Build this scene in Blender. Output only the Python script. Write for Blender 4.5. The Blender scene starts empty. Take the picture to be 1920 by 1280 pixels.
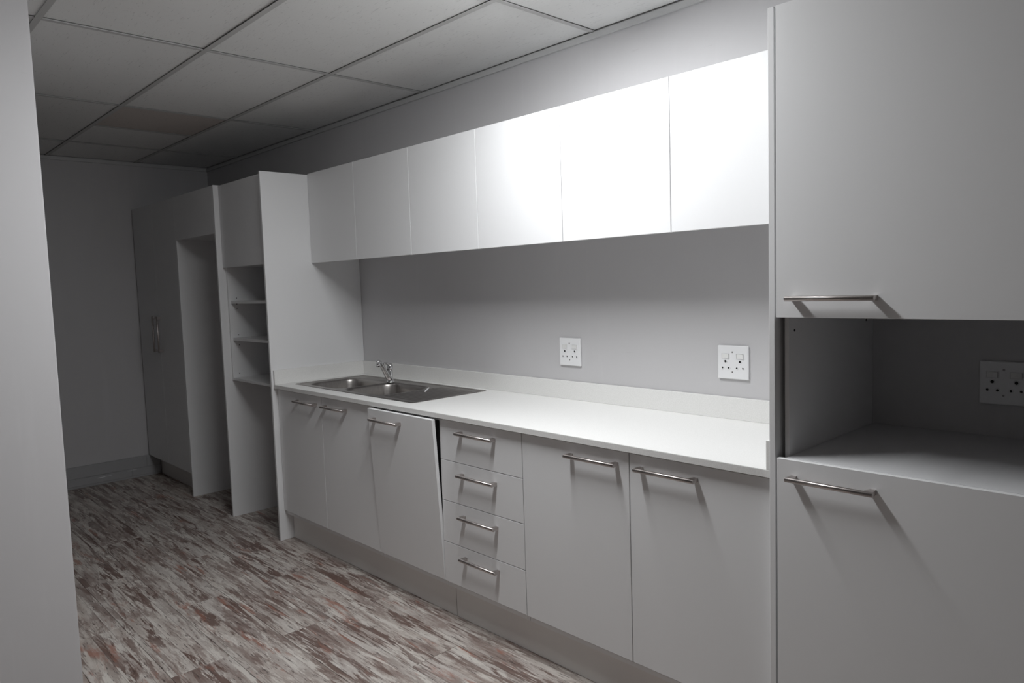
import bpy, bmesh, math, random
from mathutils import Vector, Matrix

random.seed(7)
SC = bpy.context.scene
COL = SC.collection

# ------------------------------------------------------------------ camera, world, exposure
CAM_POS = (3.94131, -2.45362, 1.44212)
CAM_R = Vector((0.68901181, 0.72403507, -0.03218602))
CAM_U = Vector((-0.03521633, 0.0778041, 0.99634649))
CAM_F = Vector((-0.72389401, 0.68536103, -0.0791058))
cam = bpy.data.cameras.new('camera')
cam.sensor_width = 36.0
cam.sensor_fit = 'HORIZONTAL'
cam.lens = 1368.575 / 1920 * 36
cam.clip_start = 0.05
camo = bpy.data.objects.new('camera', cam)
COL.objects.link(camo)
m = Matrix((CAM_R, CAM_U, -CAM_F)).transposed().to_4x4()
m.translation = Vector(CAM_POS)
camo.matrix_world = m
SC.camera = camo

world = bpy.data.worlds.new('world')
SC.world = world
world.use_nodes = True
world.node_tree.nodes['Background'].inputs[0].default_value = (0.8, 0.85, 1.0, 1)
world.node_tree.nodes['Background'].inputs[1].default_value = 0.0

SC.view_settings.view_transform = 'Standard'
SC.view_settings.look = 'None'
SC.view_settings.gamma = 1.0
SC.view_settings.use_curve_mapping = False
SC.view_settings.exposure = 0.0
LAMP_STRENGTH = 101.0
LAMP_POS = (2.18, -1.09, 2.488)

# ------------------------------------------------------------------ materials
def new_mat(name):
    mt = bpy.data.materials.new(name)
    mt.use_nodes = True
    return mt, mt.node_tree, mt.node_tree.nodes['Principled BSDF']

def nd(nt, kind, **kw):
    n = nt.nodes.new(kind)
    for k, v in kw.items():
        setattr(n, k, v)
    return n

def math_node(nt, op, a, b=None, c=None):
    n = nt.nodes.new('ShaderNodeMath')
    n.operation = op
    for i, v in enumerate((a, b, c)):
        if v is None:
            continue
        if isinstance(v, (int, float)):
            n.inputs[i].default_value = v
        else:
            nt.links.new(v, n.inputs[i])
    return n.outputs[0]

def mix_col(nt, fac, a, b):
    n = nt.nodes.new('ShaderNodeMix')
    n.data_type = 'RGBA'
    for i, v in ((0, fac), (6, a), (7, b)):
        if isinstance(v, (int, float)):
            n.inputs[i].default_value = v
        elif isinstance(v, tuple):
            n.inputs[i].default_value = v + (1,) if len(v) == 3 else v
        else:
            nt.links.new(v, n.inputs[i])
    return n.outputs[2]

def ramp(nt, val, lo, hi):
    n = nt.nodes.new('ShaderNodeMapRange')
    n.interpolation_type = 'SMOOTHSTEP'
    nt.links.new(val, n.inputs[0])
    n.inputs[1].default_value = lo
    n.inputs[2].default_value = hi
    return n.outputs[0]

def scaled_pos(nt, sx, sy, sz, src='world'):
    if src == 'world':
        g = nt.nodes.new('ShaderNodeNewGeometry').outputs['Position']
    else:
        g = nt.nodes.new('ShaderNodeTexCoord').outputs['Object']
    mp = nt.nodes.new('ShaderNodeMapping')
    mp.inputs['Scale'].default_value = (sx, sy, sz)
    nt.links.new(g, mp.inputs['Vector'])
    return mp.outputs[0]

def noise(nt, vec, scale=1.0, detail=4.0, rough=0.55):
    n = nt.nodes.new('ShaderNodeTexNoise')
    n.inputs['Scale'].default_value = scale
    n.inputs['Detail'].default_value = detail
    n.inputs['Roughness'].default_value = rough
    nt.links.new(vec, n.inputs['Vector'])
    return n.outputs['Fac']

def bump(nt, bsdf, height, strength, dist=0.001):
    b = nt.nodes.new('ShaderNodeBump')
    b.inputs['Strength'].default_value = strength
    b.inputs['Distance'].default_value = dist
    nt.links.new(height, b.inputs['Height'])
    nt.links.new(b.outputs[0], bsdf.inputs['Normal'])

def surface(name, col, rough=0.5, var=0.03, vscale=3.0, bscale=300.0, bstr=0.1, metallic=0.0, stretch=(1, 1, 1), spec=0.5):
    mt, nt, b = new_mat(name)
    p = scaled_pos(nt, *stretch)
    n = noise(nt, p, vscale, 5)
    dark = tuple(c * (1 - var * 2) for c in col)
    light = tuple(min(1, c * (1 + var)) for c in col)
    nt.links.new(mix_col(nt, n, dark, light), b.inputs['Base Color'])
    b.inputs['Roughness'].default_value = rough
    b.inputs['Metallic'].default_value = metallic
    b.inputs['Specular IOR Level'].default_value = spec
    if bstr:
        bump(nt, b, noise(nt, p, bscale, 2), bstr, 0.0004)
    return mt

M = {}
M['melamine'] = surface('white_melamine', (0.80, 0.80, 0.805), 0.42, 0.008, 1.5, 900, 0.06)
M['melamine_edge'] = surface('white_edging', (0.70, 0.70, 0.71), 0.45, 0.01, 3, 600, 0.05)
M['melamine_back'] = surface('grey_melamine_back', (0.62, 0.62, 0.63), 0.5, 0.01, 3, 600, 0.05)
M['kick'] = surface('kickboard_laminate', (0.77, 0.75, 0.73), 0.5, 0.02, 2, 600, 0.05)
M['stone'] = None
M['chrome'] = surface('polished_chrome', (0.75, 0.75, 0.76), 0.08, 0.01, 5, 100, 0.0, 1.0)
M['nickel'] = None
M['dark'] = surface('dark_hole', (0.012, 0.010, 0.010), 0.8, 0.05, 20, 100, 0)
M['plastic'] = surface('white_plastic', (0.86, 0.86, 0.87), 0.3, 0.005, 10, 100, 0)
M['plastic2'] = surface('ivory_plastic', (0.84, 0.838, 0.825), 0.3, 0.005, 10, 100, 0)
M['trunking'] = surface('grey_trunking', (0.42, 0.42, 0.43), 0.45, 0.03, 3, 200, 0.03)
M['tee'] = surface('painted_tee', (0.56, 0.56, 0.55), 0.45, 0.02, 4, 300, 0.03)
M['angle'] = surface('painted_wall_angle', (0.58, 0.58, 0.58), 0.5, 0.03, 4, 300, 0.03)
M['slab'] = surface('plenum', (0.22, 0.21, 0.20), 0.9, 0.05, 3, 100, 0.1)
M['screw'] = surface('screw_steel', (0.30, 0.28, 0.28), 0.35, 0.05, 50, 100, 0, 1.0)

def wall_paint():
    mt, nt, b = new_mat('grey_wall_paint')
    p = scaled_pos(nt, 1, 1, 1)
    n = noise(nt, p, 1.3, 5)
    c = mix_col(nt, n, (0.555, 0.545, 0.555), (0.615, 0.607, 0.615))
    # vertical smears and scuffs left by wiping
    p2 = scaled_pos(nt, 14, 14, 1.1)
    s = ramp(nt, noise(nt, p2, 1.0, 5, 0.6), 0.56, 0.74)
    c = mix_col(nt, math_node(nt, 'MULTIPLY', s, 0.14), c, (0.71, 0.70, 0.71))
    p3 = scaled_pos(nt, 3, 3, 26)
    s2 = ramp(nt, noise(nt, p3, 1.0, 6, 0.7), 0.66, 0.72)
    c = mix_col(nt, math_node(nt, 'MULTIPLY', s2, 0.16), c, (0.36, 0.34, 0.34))
    nt.links.new(c, b.inputs['Base Color'])
    b.inputs['Roughness'].default_value = 0.55
    bump(nt, b, noise(nt, p, 220, 3), 0.12, 0.0006)
    return mt
M['wall'] = wall_paint()

def nickel():
    mt, nt, b = new_mat('brushed_nickel')
    n = noise(nt, scaled_pos(nt, 300, 40, 40), 1.0, 3)
    nt.links.new(mix_col(nt, n, (0.50, 0.46, 0.445), (0.62, 0.575, 0.555)), b.inputs['Base Color'])
    b.inputs['Metallic'].default_value = 1.0
    b.inputs['Roughness'].default_value = 0.34
    b.inputs['Anisotropic'].default_value = 0.85
    b.inputs['Anisotropic Rotation'].default_value = 0.25
    tg = nt.nodes.new('ShaderNodeTangent')
    tg.direction_type = 'RADIAL'
    tg.axis = 'X'
    nt.links.new(tg.outputs[0], b.inputs['Tangent'])
    return mt
M['nickel'] = nickel()

def stone():
    mt, nt, b = new_mat('white_engineered_stone')
    p = scaled_pos(nt, 1, 1, 1)
    n = noise(nt, p, 260, 2, 0.6)
    c = mix_col(nt, ramp(nt, n, 0.3, 0.7), (0.775, 0.77, 0.752), (0.835, 0.83, 0.815))
    n2 = noise(nt, p, 900, 1)
    c = mix_col(nt, math_node(nt, 'MULTIPLY', ramp(nt, n2, 0.62, 0.72), 0.25), c, (0.45, 0.44, 0.42))
    nt.links.new(c, b.inputs['Base Color'])
    b.inputs['Roughness'].default_value = 0.38
    return mt
M['stone'] = stone()

def steel():
    mt, nt, b = new_mat('brushed_stainless_steel')
    p = scaled_pos(nt, 3, 160, 30)
    n = noise(nt, p, 1.0, 4, 0.6)
    nt.links.new(mix_col(nt, n, (0.28, 0.262, 0.25), (0.44, 0.42, 0.405)), b.inputs['Base Color'])
    b.inputs['Metallic'].default_value = 1.0
    nt.links.new(math_node(nt, 'MULTIPLY_ADD', n, 0.14, 0.27), b.inputs['Roughness'])
    bump(nt, b, n, 0.08, 0.0003)
    return mt
M['steel'] = steel()

def tile_mat(name, a, bcol):
    mt, nt, b = new_mat(name)
    p = scaled_pos(nt, 1, 1, 1)
    n = noise(nt, p, 2.0, 3)
    c = mix_col(nt, n, a, bcol)
    p2 = scaled_pos(nt, 40, 170, 1)
    f = ramp(nt, noise(nt, p2, 1.0, 3, 0.6), 0.62, 0.74)
    p3 = scaled_pos(nt, 12, 200, 1)
    f2 = ramp(nt, noise(nt, p3, 1.0, 2, 0.6), 0.66, 0.74)
    f = math_node(nt, 'MAXIMUM', f, f2)
    c = mix_col(nt, math_node(nt, 'MULTIPLY', f, 0.55), c, tuple(v * 0.5 for v in a))
    nt.links.new(c, b.inputs['Base Color'])
    b.inputs['Roughness'].default_value = 0.8
    bump(nt, b, math_node(nt, 'SUBTRACT', noise(nt, p, 420, 2), f), 0.25, 0.0008)
    return mt
M['tile'] = tile_mat('mineral_fibre_tile', (0.80, 0.805, 0.795), (0.86, 0.865, 0.855))
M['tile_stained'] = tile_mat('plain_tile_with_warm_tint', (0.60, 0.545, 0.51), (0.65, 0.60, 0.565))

def plank_mat():
    mt, nt, b = new_mat('distressed_whitewashed_vinyl')
    g = nt.nodes.new('ShaderNodeNewGeometry').outputs['Position']
    info = nt.nodes.new('ShaderNodeObjectInfo')
    sep = nt.nodes.new('ShaderNodeSeparateXYZ')
    nt.links.new(g, sep.inputs[0])
    X, Y = sep.outputs[0], sep.outputs[1]
    rnd = math_node(nt, 'MULTIPLY', info.outputs['Random'], 37.0)
    # three printed strips on each plank
    strip = math_node(nt, 'FLOOR', math_node(nt, 'DIVIDE', math_node(nt, 'ADD', Y, 20.02), 0.075))
    wn = nt.nodes.new('ShaderNodeTexWhiteNoise')
    wn.noise_dimensions = '2D'
    cv = nt.nodes.new('ShaderNodeCombineXYZ')
    nt.links.new(strip, cv.inputs[0])
    nt.links.new(rnd, cv.inputs[1])
    nt.links.new(cv.outputs[0], wn.inputs['Vector'])
    off = math_node(nt, 'ADD', rnd, math_node(nt, 'MULTIPLY', wn.outputs['Value'], 9.0))

    def field(sx, sy, detail, rough, seed, dist=0.0):
        c = nt.nodes.new('ShaderNodeCombineXYZ')
        nt.links.new(math_node(nt, 'MULTIPLY', math_node(nt, 'ADD', X, off), sx), c.inputs[0])
        nt.links.new(math_node(nt, 'MULTIPLY', Y, sy), c.inputs[1])
        c.inputs[2].default_value = seed
        n = nt.nodes.new('ShaderNodeTexNoise')
        n.inputs['Scale'].default_value = 1.0
        n.inputs['Detail'].default_value = detail
        n.inputs['Roughness'].default_value = rough
        n.inputs['Distortion'].default_value = dist
        nt.links.new(c.outputs[0], n.inputs['Vector'])
        return n.outputs['Fac']
    base = mix_col(nt, ramp(nt, field(4, 20, 5, 0.6, 1.3), 0.3, 0.7), (0.47, 0.41, 0.37), (0.67, 0.625, 0.575))
    base = mix_col(nt, math_node(nt, 'MULTIPLY', wn.outputs['Value'], 0.3), base, (0.44, 0.41, 0.40))
    patch = ramp(nt, field(1.6, 5.0, 3, 0.5, 17.7), 0.30, 0.62)
    grey = ramp(nt, field(3.2, 15, 8, 0.68, 4.1, 0.3), 0.47, 0.60)
    c = mix_col(nt, math_node(nt, 'MULTIPLY', grey, 0.72), base, (0.25, 0.185, 0.162))
    brown = ramp(nt, field(2.8, 22, 9, 0.70, 7.7, 0.5), 0.49, 0.555)
    brown = math_node(nt, 'MULTIPLY', brown, math_node(nt, 'MULTIPLY_ADD', patch, 0.75, 0.2))
    c = mix_col(nt, math_node(nt, 'MULTIPLY', brown, 0.92), c, (0.125, 0.066, 0.051))
    rust = ramp(nt, field(2.8, 14, 7, 0.66, 12.9, 0.3), 0.575, 0.67)
    c = mix_col(nt, math_node(nt, 'MULTIPLY', rust, 0.75), c, (0.36, 0.158, 0.112))
    white = ramp(nt, field(2.6, 19, 8, 0.7, 43.0, 0.3), 0.55, 0.61)
    c = mix_col(nt, math_node(nt, 'MULTIPLY', white, 0.85), c, (0.69, 0.65, 0.60))
    fine = ramp(nt, field(11, 120, 5, 0.68, 21.0), 0.575, 0.635)
    c = mix_col(nt, math_node(nt, 'MULTIPLY', fine, 0.8), c, (0.075, 0.055, 0.05))
    knot = ramp(nt, field(6, 10, 6, 0.7, 31.0), 0.63, 0.72)
    c = mix_col(nt, math_node(nt, 'MULTIPLY', knot, 0.85), c, (0.105, 0.08, 0.075))
    # printed joints between the strips
    fr = math_node(nt, 'FRACT', math_node(nt, 'DIVIDE', math_node(nt, 'ADD', Y, 20.02), 0.075))
    ed = math_node(nt, 'LESS_THAN', math_node(nt, 'ABSOLUTE', math_node(nt, 'SUBTRACT', fr, 0.5)), 0.488)
    c = mix_col(nt, math_node(nt, 'MULTIPLY', math_node(nt, 'SUBTRACT', 1.0, ed), 0.45), c, (0.10, 0.08, 0.075))
    nt.links.new(c, b.inputs['Base Color'])
    b.inputs['Roughness'].default_value = 0.42
    bump(nt, b, field(25, 300, 3, 0.6, 3.0), 0.10, 0.0006)
    return mt
M['plank'] = plank_mat()

def lamp_glass():
    mt, nt, b = new_mat('lit_opal_glass')
    b.inputs['Base Color'].default_value = (0.9, 0.9, 0.9, 1)
    b.inputs['Emission Color'].default_value = (0.965, 0.985, 1.0, 1)
    b.inputs['Emission Strength'].default_value = LAMP_STRENGTH
    return mt
M['lamp'] = lamp_glass()

# ------------------------------------------------------------------ helpers
WL = {}

def tag(o, label=None, cat=None, group=None, kind=None):
    if label: o['label'] = label
    if cat: o['category'] = cat
    if group: o['group'] = group
    if kind: o['kind'] = kind
    return o

def thing(name, loc, label, cat, group=None):
    o = bpy.data.objects.new(name, None)
    o.empty_display_size = 0.1
    o.location = loc
    COL.objects.link(o)
    WL[o] = Vector(loc)
    return tag(o, label, cat, group)

def place(name, mesh, parent, loc, rot=(0, 0, 0), label=None):
    """link mesh as an object whose origin sits at world position loc (parents are unrotated)"""
    o = bpy.data.objects.new(name, mesh)
    COL.objects.link(o)
    loc = Vector(loc)
    WL[o] = loc
    if parent is not None:
        o.parent = parent
        o.location = loc - WL[parent]
    else:
        o.location = loc
    o.rotation_euler = rot
    if label: o['label'] = label
    return o

def mesh_of(bm, name, *mats, smooth=False):
    me = bpy.data.meshes.new(name)
    bm.normal_update()
    bm.to_mesh(me)
    bm.free()
    for mt in mats:
        me.materials.append(M[mt])
    if smooth:
        for p in me.polygons:
            p.use_smooth = True
    return me

def add_box(bm, a, b, bevel=0.0, mi=0, seg=1):
    lo = [min(a[i], b[i]) for i in range(3)]
    hi = [max(a[i], b[i]) for i in range(3)]
    vs = [bm.verts.new((x, y, z)) for x in (lo[0], hi[0]) for y in (lo[1], hi[1]) for z in (lo[2], hi[2])]
    fs = []
    for q in ((0, 1, 3, 2), (4, 6, 7, 5), (0, 4, 5, 1), (2, 3, 7, 6), (0, 2, 6, 4), (1, 5, 7, 3)):
        f = bm.faces.new([vs[i] for i in q])
        f.material_index = mi
        fs.append(f)
    if bevel > 0:
        es = list({e for f in fs for e in f.edges})
        r = bmesh.ops.bevel(bm, geom=es, offset=bevel, segments=seg, affect='EDGES', profile=0.5)
        for f in r['faces']:
            f.material_index = mi
    return fs

def add_cyl(bm, p0, p1, r0, r1=None, n=20, caps=True, mi=0, smooth=True):
    r1 = r0 if r1 is None else r1
    p0, p1 = Vector(p0), Vector(p1)
    d = (p1 - p0).normalized()
    u = d.orthogonal().normalized()
    w = d.cross(u)
    A, B = [], []
    for i in range(n):
        t = 2 * math.pi * i / n
        k = u * math.cos(t) + w * math.sin(t)
        A.append(bm.verts.new(p0 + k * r0))
        B.append(bm.verts.new(p1 + k * r1))
    for i in range(n):
        f = bm.faces.new((A[i], A[(i + 1) % n], B[(i + 1) % n], B[i]))
        f.smooth = smooth
        f.material_index = mi
    if caps:
        for q in (list(reversed(A)), B):
            f = bm.faces.new(q)
            f.material_index = mi

def add_tube(bm, pts, radii, n=16, mi=0, flat=None):
    """swept tube; flat = list of (sideways factor, up factor)"""
    pts = [Vector(p) for p in pts]
    rings = []
    for i, p in enumerate(pts):
        t = (pts[min(i + 1, len(pts) - 1)] - pts[max(i - 1, 0)]).normalized()
        side = t.cross(Vector((0, 0, 1)))
        if side.length < 1e-3:
            side = Vector((1, 0, 0))
        side.normalize()
        up = side.cross(t)
        fx, fy = flat[i] if flat else (1, 1)
        rings.append([bm.verts.new(p + (side * math.cos(2 * math.pi * k / n) * fx + up * math.sin(2 * math.pi * k / n) * fy) * radii[i]) for k in range(n)])
    for a, b in zip(rings, rings[1:]):
        for k in range(n):
            f = bm.faces.new((a[k], a[(k + 1) % n], b[(k + 1) % n], b[k]))
            f.smooth = True
            f.material_index = mi
    for q in (list(reversed(rings[0])), rings[-1]):
        f = bm.faces.new(q)
        f.material_index = mi

def add_lathe(bm, prof, c, axis='z', n=32, mi=0, smooth=True):
    """prof: (radius, height) pairs"""
    rings = []
    for r, h in prof:
        ring = []
        for k in range(n):
            t = 2 * math.pi * k / n
            if axis == 'z':
                v = (c[0] + r * math.cos(t), c[1] + r * math.sin(t), c[2] + h)
            else:
                v = (c[0] + r * math.cos(t), c[1] - h, c[2] + r * math.sin(t))
            ring.append(bm.verts.new(v))
        rings.append(ring)
    for a, b in zip(rings, rings[1:]):
        for k in range(n):
            f = bm.faces.new((a[k], a[(k + 1) % n], b[(k + 1) % n], b[k]))
            f.smooth = smooth
            f.material_index = mi
    f = bm.faces.new(rings[-1]); f.material_index = mi
    f = bm.faces.new(list(reversed(rings[0]))); f.material_index = mi
    bmesh.ops.recalc_face_normals(bm, faces=bm.faces[:])

def box_mesh(name, a, b, mat, bevel=0.0006):
    bm = bmesh.new()
    add_box(bm, a, b, bevel)
    return mesh_of(bm, name, mat)

def box_part(name, a, b, mat, parent, bevel=0.0006, label=None):
    """box given by two world corners, origin at its lower corner"""
    a, b = Vector(a), Vector(b)
    lo = Vector([min(a[i], b[i]) for i in range(3)])
    me = box_mesh(name, a - lo, b - lo, mat, bevel)
    return place(name, me, parent, lo, label=label)

def multi_part(name, boxes, mat, parent, base, bevel=0.0005):
    """several touching panels joined as one part (a carcass)"""
    bm = bmesh.new()
    base = Vector(base)
    for a, b in boxes:
        add_box(bm, Vector(a) - base, Vector(b) - base, bevel)
    return place(name, mesh_of(bm, name, mat), parent, base)

# ------------------------------------------------------------------ room
ZC = 2.4814           # underside of ceiling grid
XW = -2.30            # far wall
XR, YR = 6.4, -6.0    # room beyond and behind the camera
XS, YS = 1.05, -1.8716  # corner of the wall on the left

def struct(name, a, b, mat, bevel=0.0):
    o = box_part(name, a, b, mat, None, bevel)
    o['kind'] = 'structure'
    return o

struct('wall_back', (XW - 0.1, 0, -0.02), (XR + 0.1, 0.12, 2.75), 'wall')
struct('wall_far', (XW - 0.12, YR - 0.12, -0.02), (XW, 0, 2.75), 'wall')
struct('wall_right', (XR, YR, -0.02), (XR + 0.12, 0, 2.75), 'wall')
struct('wall_rear', (XW, YR - 0.12, -0.02), (XR + 0.12, YR, 2.75), 'wall')
# wall on the left: runs along the kitchen, then turns the corner towards the camera side
bm = bmesh.new()
XO = -0.30            # wall stops here: unseen opening added to keep the far end darker
pl = [(XO, YS), (XS, YS), (XS, YR), (XS - 0.15, YR), (XS - 0.15, YS - 0.15), (XO, YS - 0.15)]
vb = [bm.verts.new((x, y, -0.02)) for x, y in pl]
vt = [bm.verts.new((x, y, 2.75)) for x, y in pl]
for i in range(len(pl)):
    bm.faces.new((vb[i], vb[(i + 1) % 6], vt[(i + 1) % 6], vt[i]))
for q in ((0, 1, 4, 5), (1, 2, 3, 4)):
    bm.faces.new([vt[i] for i in q])
    bm.faces.new([vb[i] for i in reversed(q)])
bmesh.ops.recalc_face_normals(bm, faces=bm.faces[:])
ce = [e for e in bm.edges if all(abs(v.co.x - XS) < 1e-4 and abs(v.co.y - YS) < 1e-4 for v in e.verts)]
bmesh.ops.bevel(bm, geom=ce, offset=0.004, segments=2, affect='EDGES')
wl = place('wall_left', mesh_of(bm, 'wall_left', 'wall'), None, (0, 0, 0))
wl['kind'] = 'structure'

# floor: slab plus vinyl planks
fl = struct('floor', (XW - 0.1, YR - 0.1, -0.10), (XR + 0.1, 0.1, -0.004), 'slab')
PL, PW = 1.215, 0.225
pm = box_mesh('plank', (0, 0, -0.004), (PL - 0.0020, PW - 0.0014, 0.0), 'plank', 0.0006)
row = 0
y = -0.695 + 4 * PW
while y > YR:
    y0 = y - PW
    ph = 0.495 if row % 2 == 0 else 1.1035
    r0 = row
    x = ph - 4 * PL
    while x < XR:
        xa, xb = x, x + PL
        if xb > XW and not (xb < XS - 0.15 and y < YS - 0.15) and y0 < 0:
            place('plank', pm, fl, (xa, y0, 0.0))
        x += PL
    row += 1
    y = y0

# ceiling: slab above, tee grid, tiles laid in
ce_o = struct('ceiling', (XW - 0.1, YR - 0.1, 2.62), (XR + 0.1, 0.1, 2.74), 'slab')
GX = [-0.484 + 1.1985 * k for k in range(-2, 7)]
GY = [0.0, -0.560, -1.1585, -1.776, -2.376, -2.976, -3.576, -4.176, -4.776, -5.376, YR]
TW = 0.012
bm_cache = {}
def tile(xa, xb, ya, yb, mat):
    g = 0.004 + TW * 0.4
    key = (round(xb - xa, 3), round(yb - ya, 3), mat)
    if key not in bm_cache:
        bm_cache[key] = box_mesh('ceiling_tile', (0, 0, 0), (xb - xa - 2 * g, yb - ya - 2 * g, 0.015), mat, 0.001)
    place('ceiling_tile', bm_cache[key], ce_o, (xa + g, ya + g, ZC + 0.0055 + random.uniform(-0.001, 0.0015)))
def tee(name, a, b):
    """inverted T section between two points on the ceiling"""
    bm = bmesh.new()
    if abs(a[0] - b[0]) > abs(a[1] - b[1]):
        L = b[0] - a[0]
        add_box(bm, (0, -TW, 0), (L, TW, 0.0015), 0.0003)
        add_box(bm, (0, -0.001, 0.0015), (L, 0.001, 0.035))
    else:
        L = b[1] - a[1]
        add_box(bm, (-TW, 0, 0.0003), (TW, L, 0.0018), 0.0003)
        add_box(bm, (-0.001, 0, 0.0018), (0.001, L, 0.035))
    place(name, mesh_of(bm, name, 'tee'), ce_o, (a[0], a[1], ZC))
for gy in GY[1:-1]:
    xa = XW if gy > YS - 0.3 else XS
    tee('main_tee', (xa, gy), (XR, gy))
for r in range(len(GY) - 1):
    ya, yb = GY[r + 1], GY[r]
    lines = [g for g in GX if XW < g < XR]
    if r == 1:
        lines = sorted(lines + [-1.076])
    if r == 0 or r == 2:
        pass
    left = XW
    if yb < YS - 0.1:
        left = XS
        lines = [g for g in lines if g > XS + 0.02]
    for g in lines:
        tee('cross_tee', (g, ya + TW + 0.0005), (g, yb - (TW + 0.0005 if r else 0.0)))
    xs = [left] + lines + [XR]
    for xa, xb in zip(xs, xs[1:]):
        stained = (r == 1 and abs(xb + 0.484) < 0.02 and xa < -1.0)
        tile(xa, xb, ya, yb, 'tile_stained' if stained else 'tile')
# wall angles
def angle(name, a, b):
    o = struct(name, a, b, 'angle', 0.0008)
angle('trim_1', (XW, -0.012, ZC - 0.027), (XR, -0.0005, ZC - 0.0015))
angle('trim_2', (XW + 0.0005, YS, ZC - 0.027), (XW + 0.012, -0.0125, ZC - 0.0015))

# cable trunking that forms the skirting of the far wall
bb = box_part('baseboard_far', (XW + 0.0005, YS + 0.002, 0.0), (XW + 0.018, -0.5325, 0.165), 'trunking', None, 0.002)
bb['kind'] = 'structure'
box_part('trunking_lid', (XW + 0.0185, YS + 0.004, 0.078), (XW + 0.0225, -0.640, 0.158), 'trunking', bb, 0.001)
box_part('trunking_lid', (XW + 0.0185, -0.637, 0.078), (XW + 0.0225, -0.536, 0.158), 'trunking', bb, 0.001)
box_part('trunking_lid', (XW + 0.0185, YS + 0.004, 0.018), (XW + 0.0225, -0.752, 0.072), 'trunking', bb, 0.001)
box_part('trunking_lid', (XW + 0.0185, -0.748, 0.018), (XW + 0.0225, -0.536, 0.072), 'trunking', bb, 0.001)
bm = bmesh.new()
for (yy, zz, ln, s) in ((-0.74, 0.066, 0.05, 0.20), (-0.765, 0.0655, 0.035, 0.1), (-0.94, 0.055, 0.085, 0.05), (-0.97, 0.053, 0.05, 0.08)):
    add_box(bm, (0, yy - ln / 2, zz), (0.0006, yy + ln / 2, zz + 0.0022))
place('chipped_edge', mesh_of(bm, 'chipped_edge', 'plastic'), bb, (XW + 0.0226, 0, 0))

# ------------------------------------------------------------------ handles
HL = 0.220
def handle_mesh(L):
    bm = bmesh.new()
    h = L / 2
    add_cyl(bm, (-h, -0.029, 0), (h, -0.029, 0), 0.0068, n=20)
    for s in (-1, 1):
        # wedge-shaped leg, wider at the bar
        xo, xi0, xi1 = s * (h - 0.0012), s * (h - 0.017), s * (h - 0.024)
        pts = [(xo, -0.029), (xi1, -0.029), (xi0, 0.0), (xo - s * 0.002, 0.0)]
        lo = [bm.verts.new((x, y, -0.0062)) for x, y in pts]
        hi = [bm.verts.new((x, y, 0.0062)) for x, y in pts]
        for i in range(4):
            bm.faces.new((lo[i], lo[(i + 1) % 4], hi[(i + 1) % 4], hi[i]))
        bm.faces.new(lo[::-1]); bm.faces.new(hi)
    bmesh.ops.recalc_face_normals(bm, faces=bm.faces[:])
    return mesh_of(bm, 'handle', 'nickel')
HM = handle_mesh(HL)
HMV = handle_mesh(0.268)

def handle(parent, loc, vertical=False):
    o = place('handle', HMV if vertical else HM, parent, loc, (0, math.pi / 2, 0) if vertical else (0, 0, 0), 'brushed nickel bar handle')
    return o

# ------------------------------------------------------------------ wall cabinets above the worktop
DT = 0.016
YU, ZUB, ZUT = -0.3258, 1.600, 2.1165
G = 0.0017
ZCB = ZUB + 0.026   # doors hang below the carcass as finger pulls
wl_lab = ['white double-door wall cabinet next to the tall divider beside the sink',
          'middle white double-door wall cabinet of the row above the worktop',
          'brightly lit white double-door wall cabinet above the right end of the worktop']
for k in range(3):
    x0, x1 = k * 1.0, k * 1.0 + 1.0
    t = thing('wall_cabinet', (x0 + 0.5, 0, ZUB), wl_lab[k], 'cabinet', 'handleless wall cabinets above the worktop')
    a, b = x0 + 0.001, x1 - 0.001
    yb = YU + DT + 0.001
    multi_part('carcass', [((a, yb, ZCB), (a + DT, -0.001, ZUT - 0.002)), ((b - DT, yb, ZCB), (b, -0.001, ZUT - 0.002)),
                           ((a + DT, yb, ZCB), (b - DT, -0.001, ZCB + DT)), ((a + DT, yb, ZUT - 0.002 - DT), (b - DT, -0.001, ZUT - 0.002)),
                           ((a + DT, -0.005, ZCB + DT), (b - DT, -0.001, ZUT - 0.002 - DT))], 'melamine', t, (x0, 0, ZUB))
    for j in range(2):
        box_part('door', (x0 + 0.5 * j + G, YU, ZUB - 0.001), (x0 + 0.5 * j + 0.5 - G, YU + DT, ZUT), 'melamine', t, 0.0007)

# ------------------------------------------------------------------ base run
YD, ZK, ZDT = -0.5830, 0.1777, 0.8815
YKB = -0.5300
ZB0 = 0.150
def base_carcass(t, x0, x1, base):
    a, b = x0 + 0.001, x1 - 0.001
    yb = YD + DT + 0.001
    return multi_part('carcass', [((a, yb, ZB0), (a + DT, -0.030, 0.886)), ((b - DT, yb, ZB0), (b, -0.030, 0.886)),
                           ((a + DT, yb, ZB0), (b - DT, -0.030, ZB0 + DT)), ((a + DT, -0.034, ZB0 + DT), (b - DT, -0.030, 0.886)),
                           ((a + DT, yb, 0.870), (b - DT, yb + 0.012, 0.886))], 'melamine', t, base)

def base_door(t, xa, xb, hx, tilt=0.0, name='door'):
    W, H = xb - xa - 2 * G, ZDT - ZK
    bm = bmesh.new()
    add_box(bm, (0, 0, 0), (W, DT, H), 0.0007)
    d = place(name, mesh_of(bm, name, 'melamine'), t, (xa + G, YD, ZK), (tilt, 0, 0))
    h = place('handle', HM, None, (0, 0, 0), label='brushed nickel bar handle')
    h.parent = d
    h.location = (hx - (xa + G), 0, 0.838 - ZK)
    return d

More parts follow.
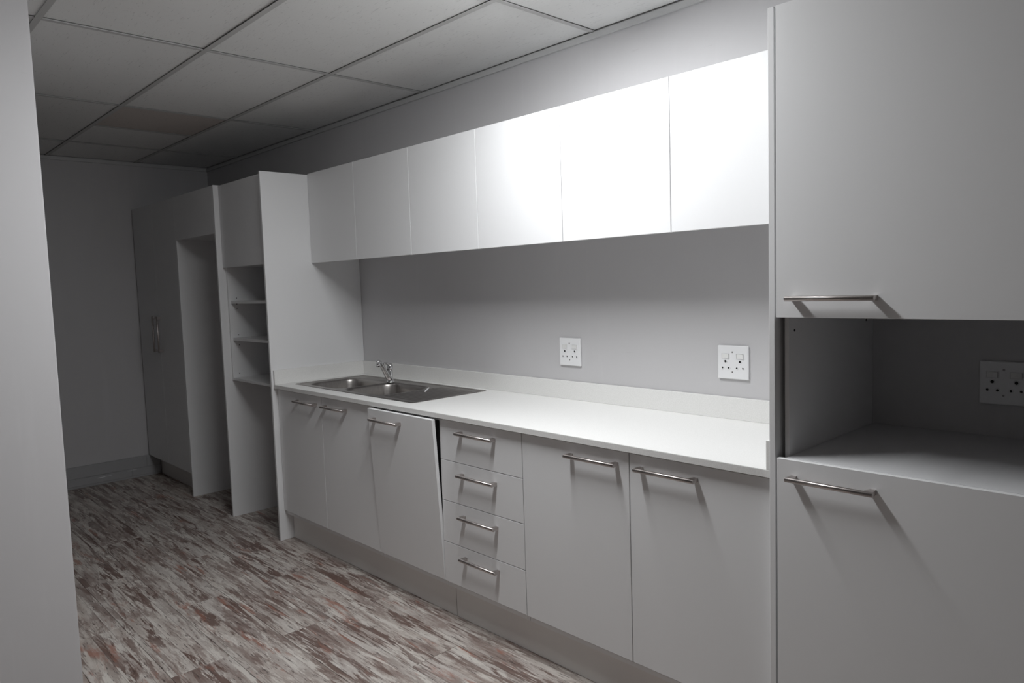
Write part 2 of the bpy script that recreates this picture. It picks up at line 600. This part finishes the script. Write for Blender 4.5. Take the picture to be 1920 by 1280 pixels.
t = thing('base_cabinet', (0.5, -0.3, 0), 'white double-door base cabinet under the sink bowls', 'cabinet', 'base cabinets under the worktop')
base_carcass(t, 0.0, 1.0, (0.5, -0.3, ZB0))
base_door(t, 0.003, 0.5, 0.346)
base_door(t, 0.5, 1.0, 0.649)
t = thing('base_cabinet', (1.25, -0.3, 0), 'white base cabinet whose door leans open at the top', 'cabinet', 'base cabinets under the worktop')
base_carcass(t, 1.0, 1.5, (1.25, -0.3, ZB0))
dd = base_door(t, 1.0, 1.5, 1.160, tilt=math.atan2(0.037, 0.704))
dd['label'] = 'loose white door leaning outwards'
# drawers
t = thing('drawer_unit', (1.75, -0.3, 0), 'white drawer unit with four drawers and bar handles', 'drawer unit')
base_carcass(t, 1.5, 2.0, (1.75, -0.3, ZB0))
zs = [ZDT, 0.7094, 0.5342, 0.3537, ZK]
for k in range(4):
    zt, zb = zs[k], zs[k + 1]
    zt2 = zt - (0.0013 if k else 0)
    zb2 = zb + (0.0013 if k < 3 else 0)
    bm = bmesh.new()
    add_box(bm, (0, 0, 0), (0.5 - 2 * G, DT, zt2 - zb2), 0.0007)
    # drawer box behind the front
    add_box(bm, (0.03, DT, 0.02), (0.47 - 2 * G, 0.48, 0.03))
    add_box(bm, (0.03, DT, 0.03), (0.042, 0.48, 0.12))
    add_box(bm, (0.458 - 2 * G, DT, 0.03), (0.47 - 2 * G, 0.48, 0.12))
    d = place('drawer', mesh_of(bm, 'drawer', 'melamine'), t, (1.5 + G, YD, zb2))
    handle(d, (1.747, YD, (0.838, 0.6625, 0.4855, 0.309)[k]))
t = thing('base_cabinet', (2.5, -0.3, 0), 'wide white double-door base cabinet right of the drawers', 'cabinet', 'base cabinets under the worktop')
base_carcass(t, 2.0, 3.0, (2.5, -0.3, ZB0))
base_door(t, 2.0, 2.5, 2.349)
base_door(t, 2.5, 3.0, 2.649)

# kickboards
for xa, xb, lab in ((0.002, 1.5035, 'grey-white kickboard under the sink cabinet doors'), (1.5065, 2.998, 'grey-white kickboard under the drawers and right-hand base cabinet')):
    o = box_part('kickboard', (xa, YKB, 0.001), (xb, YKB + DT, ZB0 - 0.001), 'kick', None, 0.0006)
    tag(o, lab, 'kickboard', 'kickboards below the base cabinets')

# ------------------------------------------------------------------ worktop
ZW, YW = 0.9110, -0.6050
t = thing('worktop', (1.5, -0.3, ZW - 0.022), 'long white stone worktop with upstands and inset sink', 'worktop')
bm = bmesh.new()
o_ = [(0.001, YW), (2.999, YW), (2.999, -0.001), (0.001, -0.001)]
i_ = [(0.10, -0.505), (1.20, -0.505), (1.20, -0.075), (0.10, -0.075)]
zt, zb = 0.022, 0.0
rings = [[bm.verts.new((x - 1.5, y + 0.3, z)) for x, y in q] for q, z in ((o_, zb), (o_, zt), (i_, zt), (i_, zb))]
for a in range(4):
    A, B = rings[a], rings[(a + 1) % 4]
    for k in range(4):
        bm.faces.new((A[k], A[(k + 1) % 4], B[(k + 1) % 4], B[k]))
bmesh.ops.recalc_face_normals(bm, faces=bm.faces[:])
fe = [e for e in bm.edges if all(abs(v.co.y - (YW + 0.3)) < 1e-4 for v in e.verts)]
bmesh.ops.bevel(bm, geom=fe, offset=0.0012, segments=2, affect='EDGES')
place('slab', mesh_of(bm, 'slab', 'stone'), t, (1.5, -0.3, ZW - 0.022))
box_part('upstand', (0.001, -0.016, ZW), (2.999, -0.001, 0.993), 'stone', t, 0.001)
box_part('upstand', (0.001, YW + 0.001, ZW), (0.016, -0.0165, 0.993), 'stone', t, 0.001)
box_part('upstand', (2.984, YW + 0.001, ZW), (2.999, -0.0165, 0.993), 'stone', t, 0.001)

# ------------------------------------------------------------------ sink
def sdf_rr(x, y, cx, cy, hx, hy, r):
    qx, qy = abs(x - cx) - hx + r, abs(y - cy) - hy + r
    return math.hypot(max(qx, 0), max(qy, 0)) + min(max(qx, qy), 0) - r
def sstep(a, b, v):
    u = min(1, max(0, (v - a) / (b - a)))
    return u * u * (3 - 2 * u)
SX0, SX1, SY0, SY1 = 0.082, 1.222, -0.520, -0.058
t = thing('sink', ((SX0 + SX1) / 2, (SY0 + SY1) / 2, ZW), 'stainless steel double-bowl sink with drainboard set in the worktop', 'sink')
B1 = (0.306, -0.308, 0.182, 0.160, 0.075)
B2 = (0.700, -0.308, 0.185, 0.160, 0.075)
DR = (1.050, -0.290, 0.140, 0.195, 0.03)
def sink_h(x, y):
    edge = -sdf_rr(x, y, (SX0 + SX1) / 2, (SY0 + SY1) / 2, (SX1 - SX0) / 2, (SY1 - SY0) / 2, 0.02)
    h = 0.0005 + 0.0035 * sstep(0.0, 0.006, edge) - 0.0035 * sstep(0.018, 0.028, edge)
    for B in (B1, B2):
        s = -sdf_rr(x, y, *B)
        h -= 0.004 * sstep(-0.012, 0.0, s)
        h -= 0.145 * sstep(0.0, 0.034, s)
        r = math.hypot(x - B[0], y - B[1])
        h -= 0.004 * (1 - sstep(0.0, 0.12, r)) + 0.004 * (1 - sstep(0.036, 0.045, r))
    s = -sdf_rr(x, y, *DR)
    if s > 0:
        k = sstep(0.0, 0.012, s)
        h += k * (-0.0040 + 0.0032 * (0.5 + 0.5 * math.cos((y - DR[1]) / 0.0260 * 2 * math.pi)))
    return h
nx, ny = 300, 124
verts, faces = [], []
cx, cy = (SX0 + SX1) / 2, (SY0 + SY1) / 2
for j in range(ny + 1):
    for i in range(nx + 1):
        x = SX0 + (SX1 - SX0) * i / nx
        y = SY0 + (SY1 - SY0) * j / ny
        verts.append((x - cx, y - cy, sink_h(x, y)))
def corner_out(x, y):
    return sdf_rr(x, y, cx, cy, (SX1 - SX0) / 2 , (SY1 - SY0) / 2, 0.02) > 0.001
for j in range(ny):
    for i in range(nx):
        k = j * (nx + 1) + i
        mx, my = verts[k][0] + cx + 0.0019, verts[k][1] + cy + 0.0019
        if corner_out(mx, my):
            continue
        faces.append((k, k + 1, k + nx + 2, k + nx + 1))
me = bpy.data.meshes.new('sink_top')
me.from_pydata(verts, [], faces)
me.materials.append(M['steel'])
for p in me.polygons:
    p.use_smooth = True
so = place('basin', me, t, (cx, cy, ZW))
sm = so.modifiers.new('thickness', 'SOLIDIFY')
sm.thickness = 0.0008
sm.offset = -1
for B in (B1, B2):
    bm = bmesh.new()
    add_lathe(bm, [(0.036, 0.0), (0.034, 0.003), (0.012, 0.0015), (0.010, -0.002), (0.001, -0.002)], (0, 0, 0), n=28)
    place('drain', mesh_of(bm, 'drain', 'chrome'), t, (B[0], B[1], ZW - 0.1555))

# tap
TX, TY = 0.519, -0.160
ZT = ZW + 0.0012
t = thing('tap', (TX, TY, ZT), 'chrome single-lever mixer tap with upswept spout behind the sink bowls', 'tap')
bm = bmesh.new()
add_lathe(bm, [(0.0225, 0.0), (0.0230, 0.004), (0.0190, 0.009), (0.0160, 0.016), (0.0150, 0.030), (0.0148, 0.064), (0.0140, 0.067)], (0, 0, 0), n=32)
place('body', mesh_of(bm, 'body', 'chrome'), t, (TX, TY, ZT))
bm = bmesh.new()
sd = Vector((math.sin(math.radians(28)), -math.cos(math.radians(28)), 0.0))
prof_s = [(0.004, 0.018, 0.0165), (0.018, 0.026, 0.0160), (0.034, 0.042, 0.0155), (0.052, 0.062, 0.0142), (0.070, 0.082, 0.0130),
          (0.088, 0.101, 0.0120), (0.103, 0.116, 0.0115), (0.115, 0.1255, 0.0115), (0.126, 0.1300, 0.0118), (0.136, 0.1300, 0.0115), (0.142, 0.129, 0.0085)]
pts = [sd * a + Vector((0, 0, z)) for a, z, r in prof_s]
add_tube(bm, pts, [r for a, z, r in prof_s], 20, flat=[(1.0, 0.9)] * len(pts))
sp = place('spout', mesh_of(bm, 'spout', 'chrome'), t, (TX, TY, ZT))
bm = bmesh.new()
add_lathe(bm, [(0.0108, 0.006), (0.0120, 0.002), (0.0120, -0.016), (0.0100, -0.020)], (0, 0, 0), n=24)
e = sd * 0.129 + Vector((0, 0, 0.122))
place('aerator', mesh_of(bm, 'aerator', 'chrome'), sp, (TX + e.x, TY + e.y, ZT + e.z))
bm = bmesh.new()
add_lathe(bm, [(0.0150, 0.0685), (0.0172, 0.071), (0.0178, 0.082), (0.0168, 0.094), (0.0125, 0.104), (0.004, 0.109)], (0, 0, 0), n=28)
lv = [(0.0, 0.006, 0.092), (0.0, -0.010, 0.103), (0.0, -0.026, 0.110), (0.0, -0.040, 0.112), (0.0, -0.050, 0.109)]
add_tube(bm, lv, [0.0135, 0.0130, 0.0115, 0.0100, 0.0080], 16, flat=[(1, 0.7), (1, 0.6), (1, 0.5), (1, 0.42), (1, 0.35)])
place('lever', mesh_of(bm, 'lever', 'chrome'), t, (TX, TY, ZT), (0, 0, math.radians(8)))

# narrow white sliver on the drainboard, built as a thin box
bm = bmesh.new()
add_box(bm, (-0.062, -0.0040, 0), (0.062, 0.0040, 0.005), 0.0015, seg=2)
o = place('white_sliver', mesh_of(bm, 'white_sliver', 'plastic'), None, (0.938, -0.222, ZW + 0.0002), (0, 0, math.radians(135)))
tag(o, 'short white sliver on the sink drainboard', 'sliver')

# ------------------------------------------------------------------ tall panels
YP, ZTOP = -0.6155, 2.1125
def tall_divider(x0, x1, lab, zt=ZTOP, yf=YP):
    bm = bmesh.new()
    add_box(bm, (0, 0, 0), (x1 - x0, -0.001 - yf, zt - 0.0005), 0.0007)
    o = place('tall_divider', mesh_of(bm, 'tall_divider', 'melamine'), None, (x0, yf, 0.0005))
    return tag(o, lab, 'divider', 'full-height white divider boards')
tall_divider(-0.016, -0.0002, 'full-height white divider board left of the sink and worktop')
tall_divider(-0.680, -0.664, 'full-height white divider board between the fridge recess and open shelves')
tall_divider(-1.368, -1.352, 'full-height white divider board between the double-door cupboard and fridge recess')
tall_divider(3.0005, 3.0165, 'full-height white divider board between the worktop and the niche unit', 2.1295)

# ------------------------------------------------------------------ shelf unit with a closed box above
x0, x1 = -0.6635, -0.0165
t = thing('shelf_unit', ((x0 + x1) / 2, -0.3, 0.884), 'white cabinet with three open shelves hanging over an empty floor recess', 'shelf unit')
YSD = -0.5835
a, b = x0 + 0.0005, x1 - 0.0005
yb = -0.5660
ztop_s = 2.106
multi_part('carcass', [((a, yb, 0.884), (a + DT, -0.001, ztop_s)), ((b - DT, yb, 0.884), (b, -0.001, ztop_s)),
                       ((a + DT, yb, ztop_s - DT), (b - DT, -0.001, ztop_s)), ((a + DT, yb, 1.601), (b - DT, -0.006, 1.617)),
                       ((a + DT, -0.006, 0.884), (b - DT, -0.001, ztop_s - DT))], 'melamine', t, (x0, -0.3, 0.884))
box_part('door', (x0 + G, YSD, 1.5985), (x1 - G, YSD + DT, 2.1085), 'melamine', t, 0.0007)
box_part('shelf', (a + DT + 0.0005, yb, 0.8845), (b - DT - 0.0005, -0.0065, 0.9005), 'melamine', t, 0.0006)
for z in (1.1385, 1.3725):
    s = box_part('shelf', (a + DT + 0.0005, -0.5525, z), (b - DT - 0.0005, -0.0065, z + 0.0168), 'melamine', t, 0.0006)
    for zz in (z - 0.004, z - 0.032, z + 0.033):
        for yy in (-0.515, ):
            bm = bmesh.new()
            add_cyl(bm, (0, 0, 0), (0.0012, 0, 0), 0.0032, n=12)
            place('peg_hole', mesh_of(bm, 'peg_hole', 'dark'), t, (a + DT + 0.0001, yy, zz))
bm = bmesh.new()
add_cyl(bm, (0, 0, 0), (0.0012, 0, 0), 0.0032, n=12)
place('peg_hole', mesh_of(bm, 'peg_hole', 'dark'), t, (a + DT + 0.0001, -0.525, 0.926))

# ------------------------------------------------------------------ box over the fridge recess
x0, x1 = -1.3515, -0.6805
t = thing('bridge_cabinet', ((x0 + x1) / 2, -0.3, 1.815), 'white closed box cabinet bridging the tall fridge recess', 'cabinet')
yb = YP + DT + 0.001
multi_part('carcass', [((x0 + 0.0005, yb, 1.817), (x0 + DT, -0.001, 2.110)), ((x1 - DT, yb, 1.817), (x1 - 0.0005, -0.001, 2.110)),
                       ((x0 + DT, yb, 1.817), (x1 - DT, -0.001, 1.833)), ((x0 + DT, yb, 2.094), (x1 - DT, -0.001, 2.110))], 'melamine', t, (x0, -0.3, 1.815))
box_part('door', (x0 + G, YP, 1.8145), (x1 - G, YP + DT, 2.111), 'melamine', t, 0.0007)

# ------------------------------------------------------------------ double-door cupboard by the far wall
x0, x1 = -2.2765, -1.3685
t = thing('tall_cupboard', ((x0 + x1) / 2, -0.3, 0), 'tall white cupboard with two doors and vertical handles by the far wall', 'cupboard')
yb = YP + DT + 0.001
multi_part('carcass', [((x0 + 0.0005, yb, 0.155), (x0 + DT, -0.001, 2.109)), ((x1 - DT, yb, 0.155), (x1 - 0.0005, -0.001, 2.109)),
                       ((x0 + DT, yb, 0.155), (x1 - DT, -0.001, 0.171)), ((x0 + DT, yb, 2.093), (x1 - DT, -0.001, 2.109)),
                       ((x0 + DT, -0.006, 0.171), (x1 - DT, -0.001, 2.093))], 'melamine', t, (x0, -0.3, 0))
xm = -1.823
zdk = 0.168
for xa, xb, hx in ((x0, xm, xm - 0.055), (xm, x1, xm + 0.047)):
    d = box_part('door', (xa + G, YP, zdk), (xb - G, YP + DT, 2.111), 'melamine', t, 0.0007)
    handle(d, (hx, YP, 1.149), True)
o = box_part('kickboard', (x0 + 0.001, -0.5300, 0.001), (x1 - 0.001, -0.514, 0.1545), 'kick', None, 0.0006)
tag(o, 'grey-white kickboard under the tall double-door cupboard', 'kickboard', 'kickboards below the base cabinets')

# ------------------------------------------------------------------ tall unit with niche on the right
x0, x1 = 3.0185, 3.6585
YF = -0.6200
t = thing('niche_unit', ((x0 + x1) / 2, -0.3, 0), 'tall white unit on the right with an open niche between two doors', 'cabinet')
yb = YF + DT + 0.020
zN, zU, zT2 = 0.9440, 1.3300, 2.1285
multi_part('carcass', [((x0 + 0.0105, yb, 0.150), (x0 + 0.0225, -0.001, zT2 - 0.003)), ((x1 - DT, yb, 0.150), (x1, -0.001, zT2 - 0.003)),
                       ((x0 + 0.0225, yb, 0.150), (x1 - DT, -0.001, 0.166)), ((x0 + 0.0225, yb, zT2 - 0.019), (x1 - DT, -0.001, zT2 - 0.003)),
                       ((x0 + 0.0225, yb, zU + 0.006), (x1 - DT, -0.001, zU + 0.022))], 'melamine', t, (x0, -0.3, 0.150))
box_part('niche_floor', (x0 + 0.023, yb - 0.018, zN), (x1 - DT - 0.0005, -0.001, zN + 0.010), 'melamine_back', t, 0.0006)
for za, zb_, hz in ((0.1777, 0.9535, 0.9065), (zU, zT2, 1.3805)):
    d = box_part('door', (x0 + 0.0055, YF, za), (x1 - G, YF + DT, zb_), 'melamine', t, 0.0007)
    handle(d, (3.171, YF, hz))
for yy in (-0.553, -0.06):
    bm = bmesh.new()
    add_cyl(bm, (0, 0, 0), (0.0010, 0, 0), 0.0036, n=12)
    place('peg_hole', mesh_of(bm, 'peg_hole', 'dark'), t, (x0 + 0.0226, yy, 1.292))
o = box_part('kickboard', (x0 + 0.001, YKB, 0.001), (x1 - 0.001, YKB + DT, 0.149), 'kick', None, 0.0006)
tag(o, 'grey-white kickboard under the tall niche unit', 'kickboard', 'kickboards below the base cabinets')

# ------------------------------------------------------------------ double sockets
def ring_mesh(name, ro, ri, h):
    bm = bmesh.new()
    prof = [(ro, 0.0), (ro, h * 0.7), (ro - 0.0006, h), (ri + 0.0004, h), (ri, h * 0.7), (ri, 0.0002)]
    n = 20
    rings = [[bm.verts.new((r * math.cos(2 * math.pi * k / n), -hh, r * math.sin(2 * math.pi * k / n))) for k in range(n)] for r, hh in prof]
    for A, B in zip(rings, rings[1:]):
        for k in range(n):
            bm.faces.new((A[k], A[(k + 1) % n], B[(k + 1) % n], B[k])).smooth = True
    f = bm.faces.new(rings[-1]); f.material_index = 1
    bmesh.ops.recalc_face_normals(bm, faces=bm.faces[:])
    return mesh_of(bm, name, 'plastic', 'dark')
R1 = ring_mesh('earth_pin_hole', 0.0075, 0.0047, 0.0020)
R2 = ring_mesh('pin_hole', 0.0064, 0.0035, 0.0018)
bm = bmesh.new()
add_box(bm, (-0.0625, -0.0105, -0.0625), (0.0625, 0.0, 0.0625), 0.0035, seg=3)
PLATE = mesh_of(bm, 'cover_plate', 'plastic')
bm = bmesh.new()   # switch surround frame
for a, b in (((-0.0165, -0.0022, 0.0085), (0.0165, 0, 0.0105)), ((-0.0165, -0.0022, -0.0105), (0.0165, 0, -0.0085)),
             ((-0.0165, -0.0022, -0.0085), (-0.0145, 0, 0.0085)), ((0.0145, -0.0022, -0.0085), (0.0165, 0, 0.0085))):
    add_box(bm, a, b, 0.0004)
SURR = mesh_of(bm, 'switch_frame', 'plastic')
bm = bmesh.new()   # rocker, pressed on its left side
pr = [(-0.0138, 0.0), (-0.0138, -0.0012), (0.0005, -0.0022), (0.0138, -0.0060), (0.0138, 0.0)]
lo = [bm.verts.new((x, y, -0.0080)) for x, y in pr]
hi = [bm.verts.new((x, y, 0.0080)) for x, y in pr]
for i in range(5):
    bm.faces.new((lo[i], lo[(i + 1) % 5], hi[(i + 1) % 5], hi[i]))
bm.faces.new(lo[::-1]); bm.faces.new(hi)
bmesh.ops.recalc_face_normals(bm, faces=bm.faces[:])
ROCK = mesh_of(bm, 'rocker', 'plastic2')
bm = bmesh.new()
add_lathe(bm, [(0.0030, 0.0), (0.0028, 0.0008), (0.0010, 0.0006)], (0, 0, 0), axis='y', n=14)
add_box(bm, (-0.0024, -0.0012, -0.0004), (0.0024, -0.0004, 0.0004))
SCREW = mesh_of(bm, 'screw', 'screw')
for xc, zc, lab in ((1.738, 1.1265, 'white double wall socket above the middle of the worktop'),
                    (2.5480, 1.124, 'white double wall socket above the right end of the worktop'),
                    (3.404, 1.112, 'white double wall socket at the back of the dark niche')):
    t = thing('wall_socket', (xc, 0, zc), lab, 'socket', 'double wall sockets')
    place('cover_plate', PLATE, t, (xc, -0.0005, zc))
    yf = -0.0110
    for sx in (-1, 1):
        f = place('switch_frame', SURR, t, (xc + sx * 0.0295, yf, zc + 0.0235))
        place('rocker', ROCK, f, (xc + sx * 0.0295, yf, zc + 0.0235))
        place('earth_pin_hole', R1, t, (xc + sx * 0.0295, yf, zc + 0.0030))
        for dx in (-0.0125, 0.0125):
            place('pin_hole', R2, t, (xc + sx * 0.0290 + dx, yf, zc - 0.0210))
    for dz in (0.0385, -0.0360):
        place('screw', SCREW, t, (xc - 0.0015, yf, zc + dz), (0, math.radians(35), 0))

# ------------------------------------------------------------------ ceiling lamp just above the frame
t = thing('ceiling_lamp', LAMP_POS, 'lit opal batten ceiling lamp in front of the wall cabinets', 'lamp')
HLN, HWD = 0.44, 0.060      # half length along y, half width along x
bm = bmesh.new()
add_box(bm, (-HWD - 0.006, -HLN - 0.012, -0.024), (HWD + 0.006, HLN + 0.012, 0.0), 0.003, seg=2)
place('lamp_base', mesh_of(bm, 'lamp_base', 'plastic'), t, LAMP_POS)
bm = bmesh.new()
rings = []
NS = 14
for yy, k in ((-HLN, 0.30), (-HLN + 0.004, 0.75), (-HLN + 0.014, 1.0), (HLN - 0.014, 1.0), (HLN - 0.004, 0.75), (HLN, 0.30)):
    rings.append([bm.verts.new((HWD * math.cos(math.pi * q / NS) * (0.94 + 0.06 * k), yy, -0.0245 - 0.016 * k * math.sin(math.pi * q / NS))) for q in range(NS + 1)])
for A, B in zip(rings, rings[1:]):
    for q in range(NS):
        bm.faces.new((A[q], A[q + 1], B[q + 1], B[q])).smooth = True
for R in (rings[0], rings[-1]):
    bm.faces.new(R)
bmesh.ops.recalc_face_normals(bm, faces=bm.faces[:])
place('lamp_shade', mesh_of(bm, 'lamp_shade', 'lamp'), t, LAMP_POS)
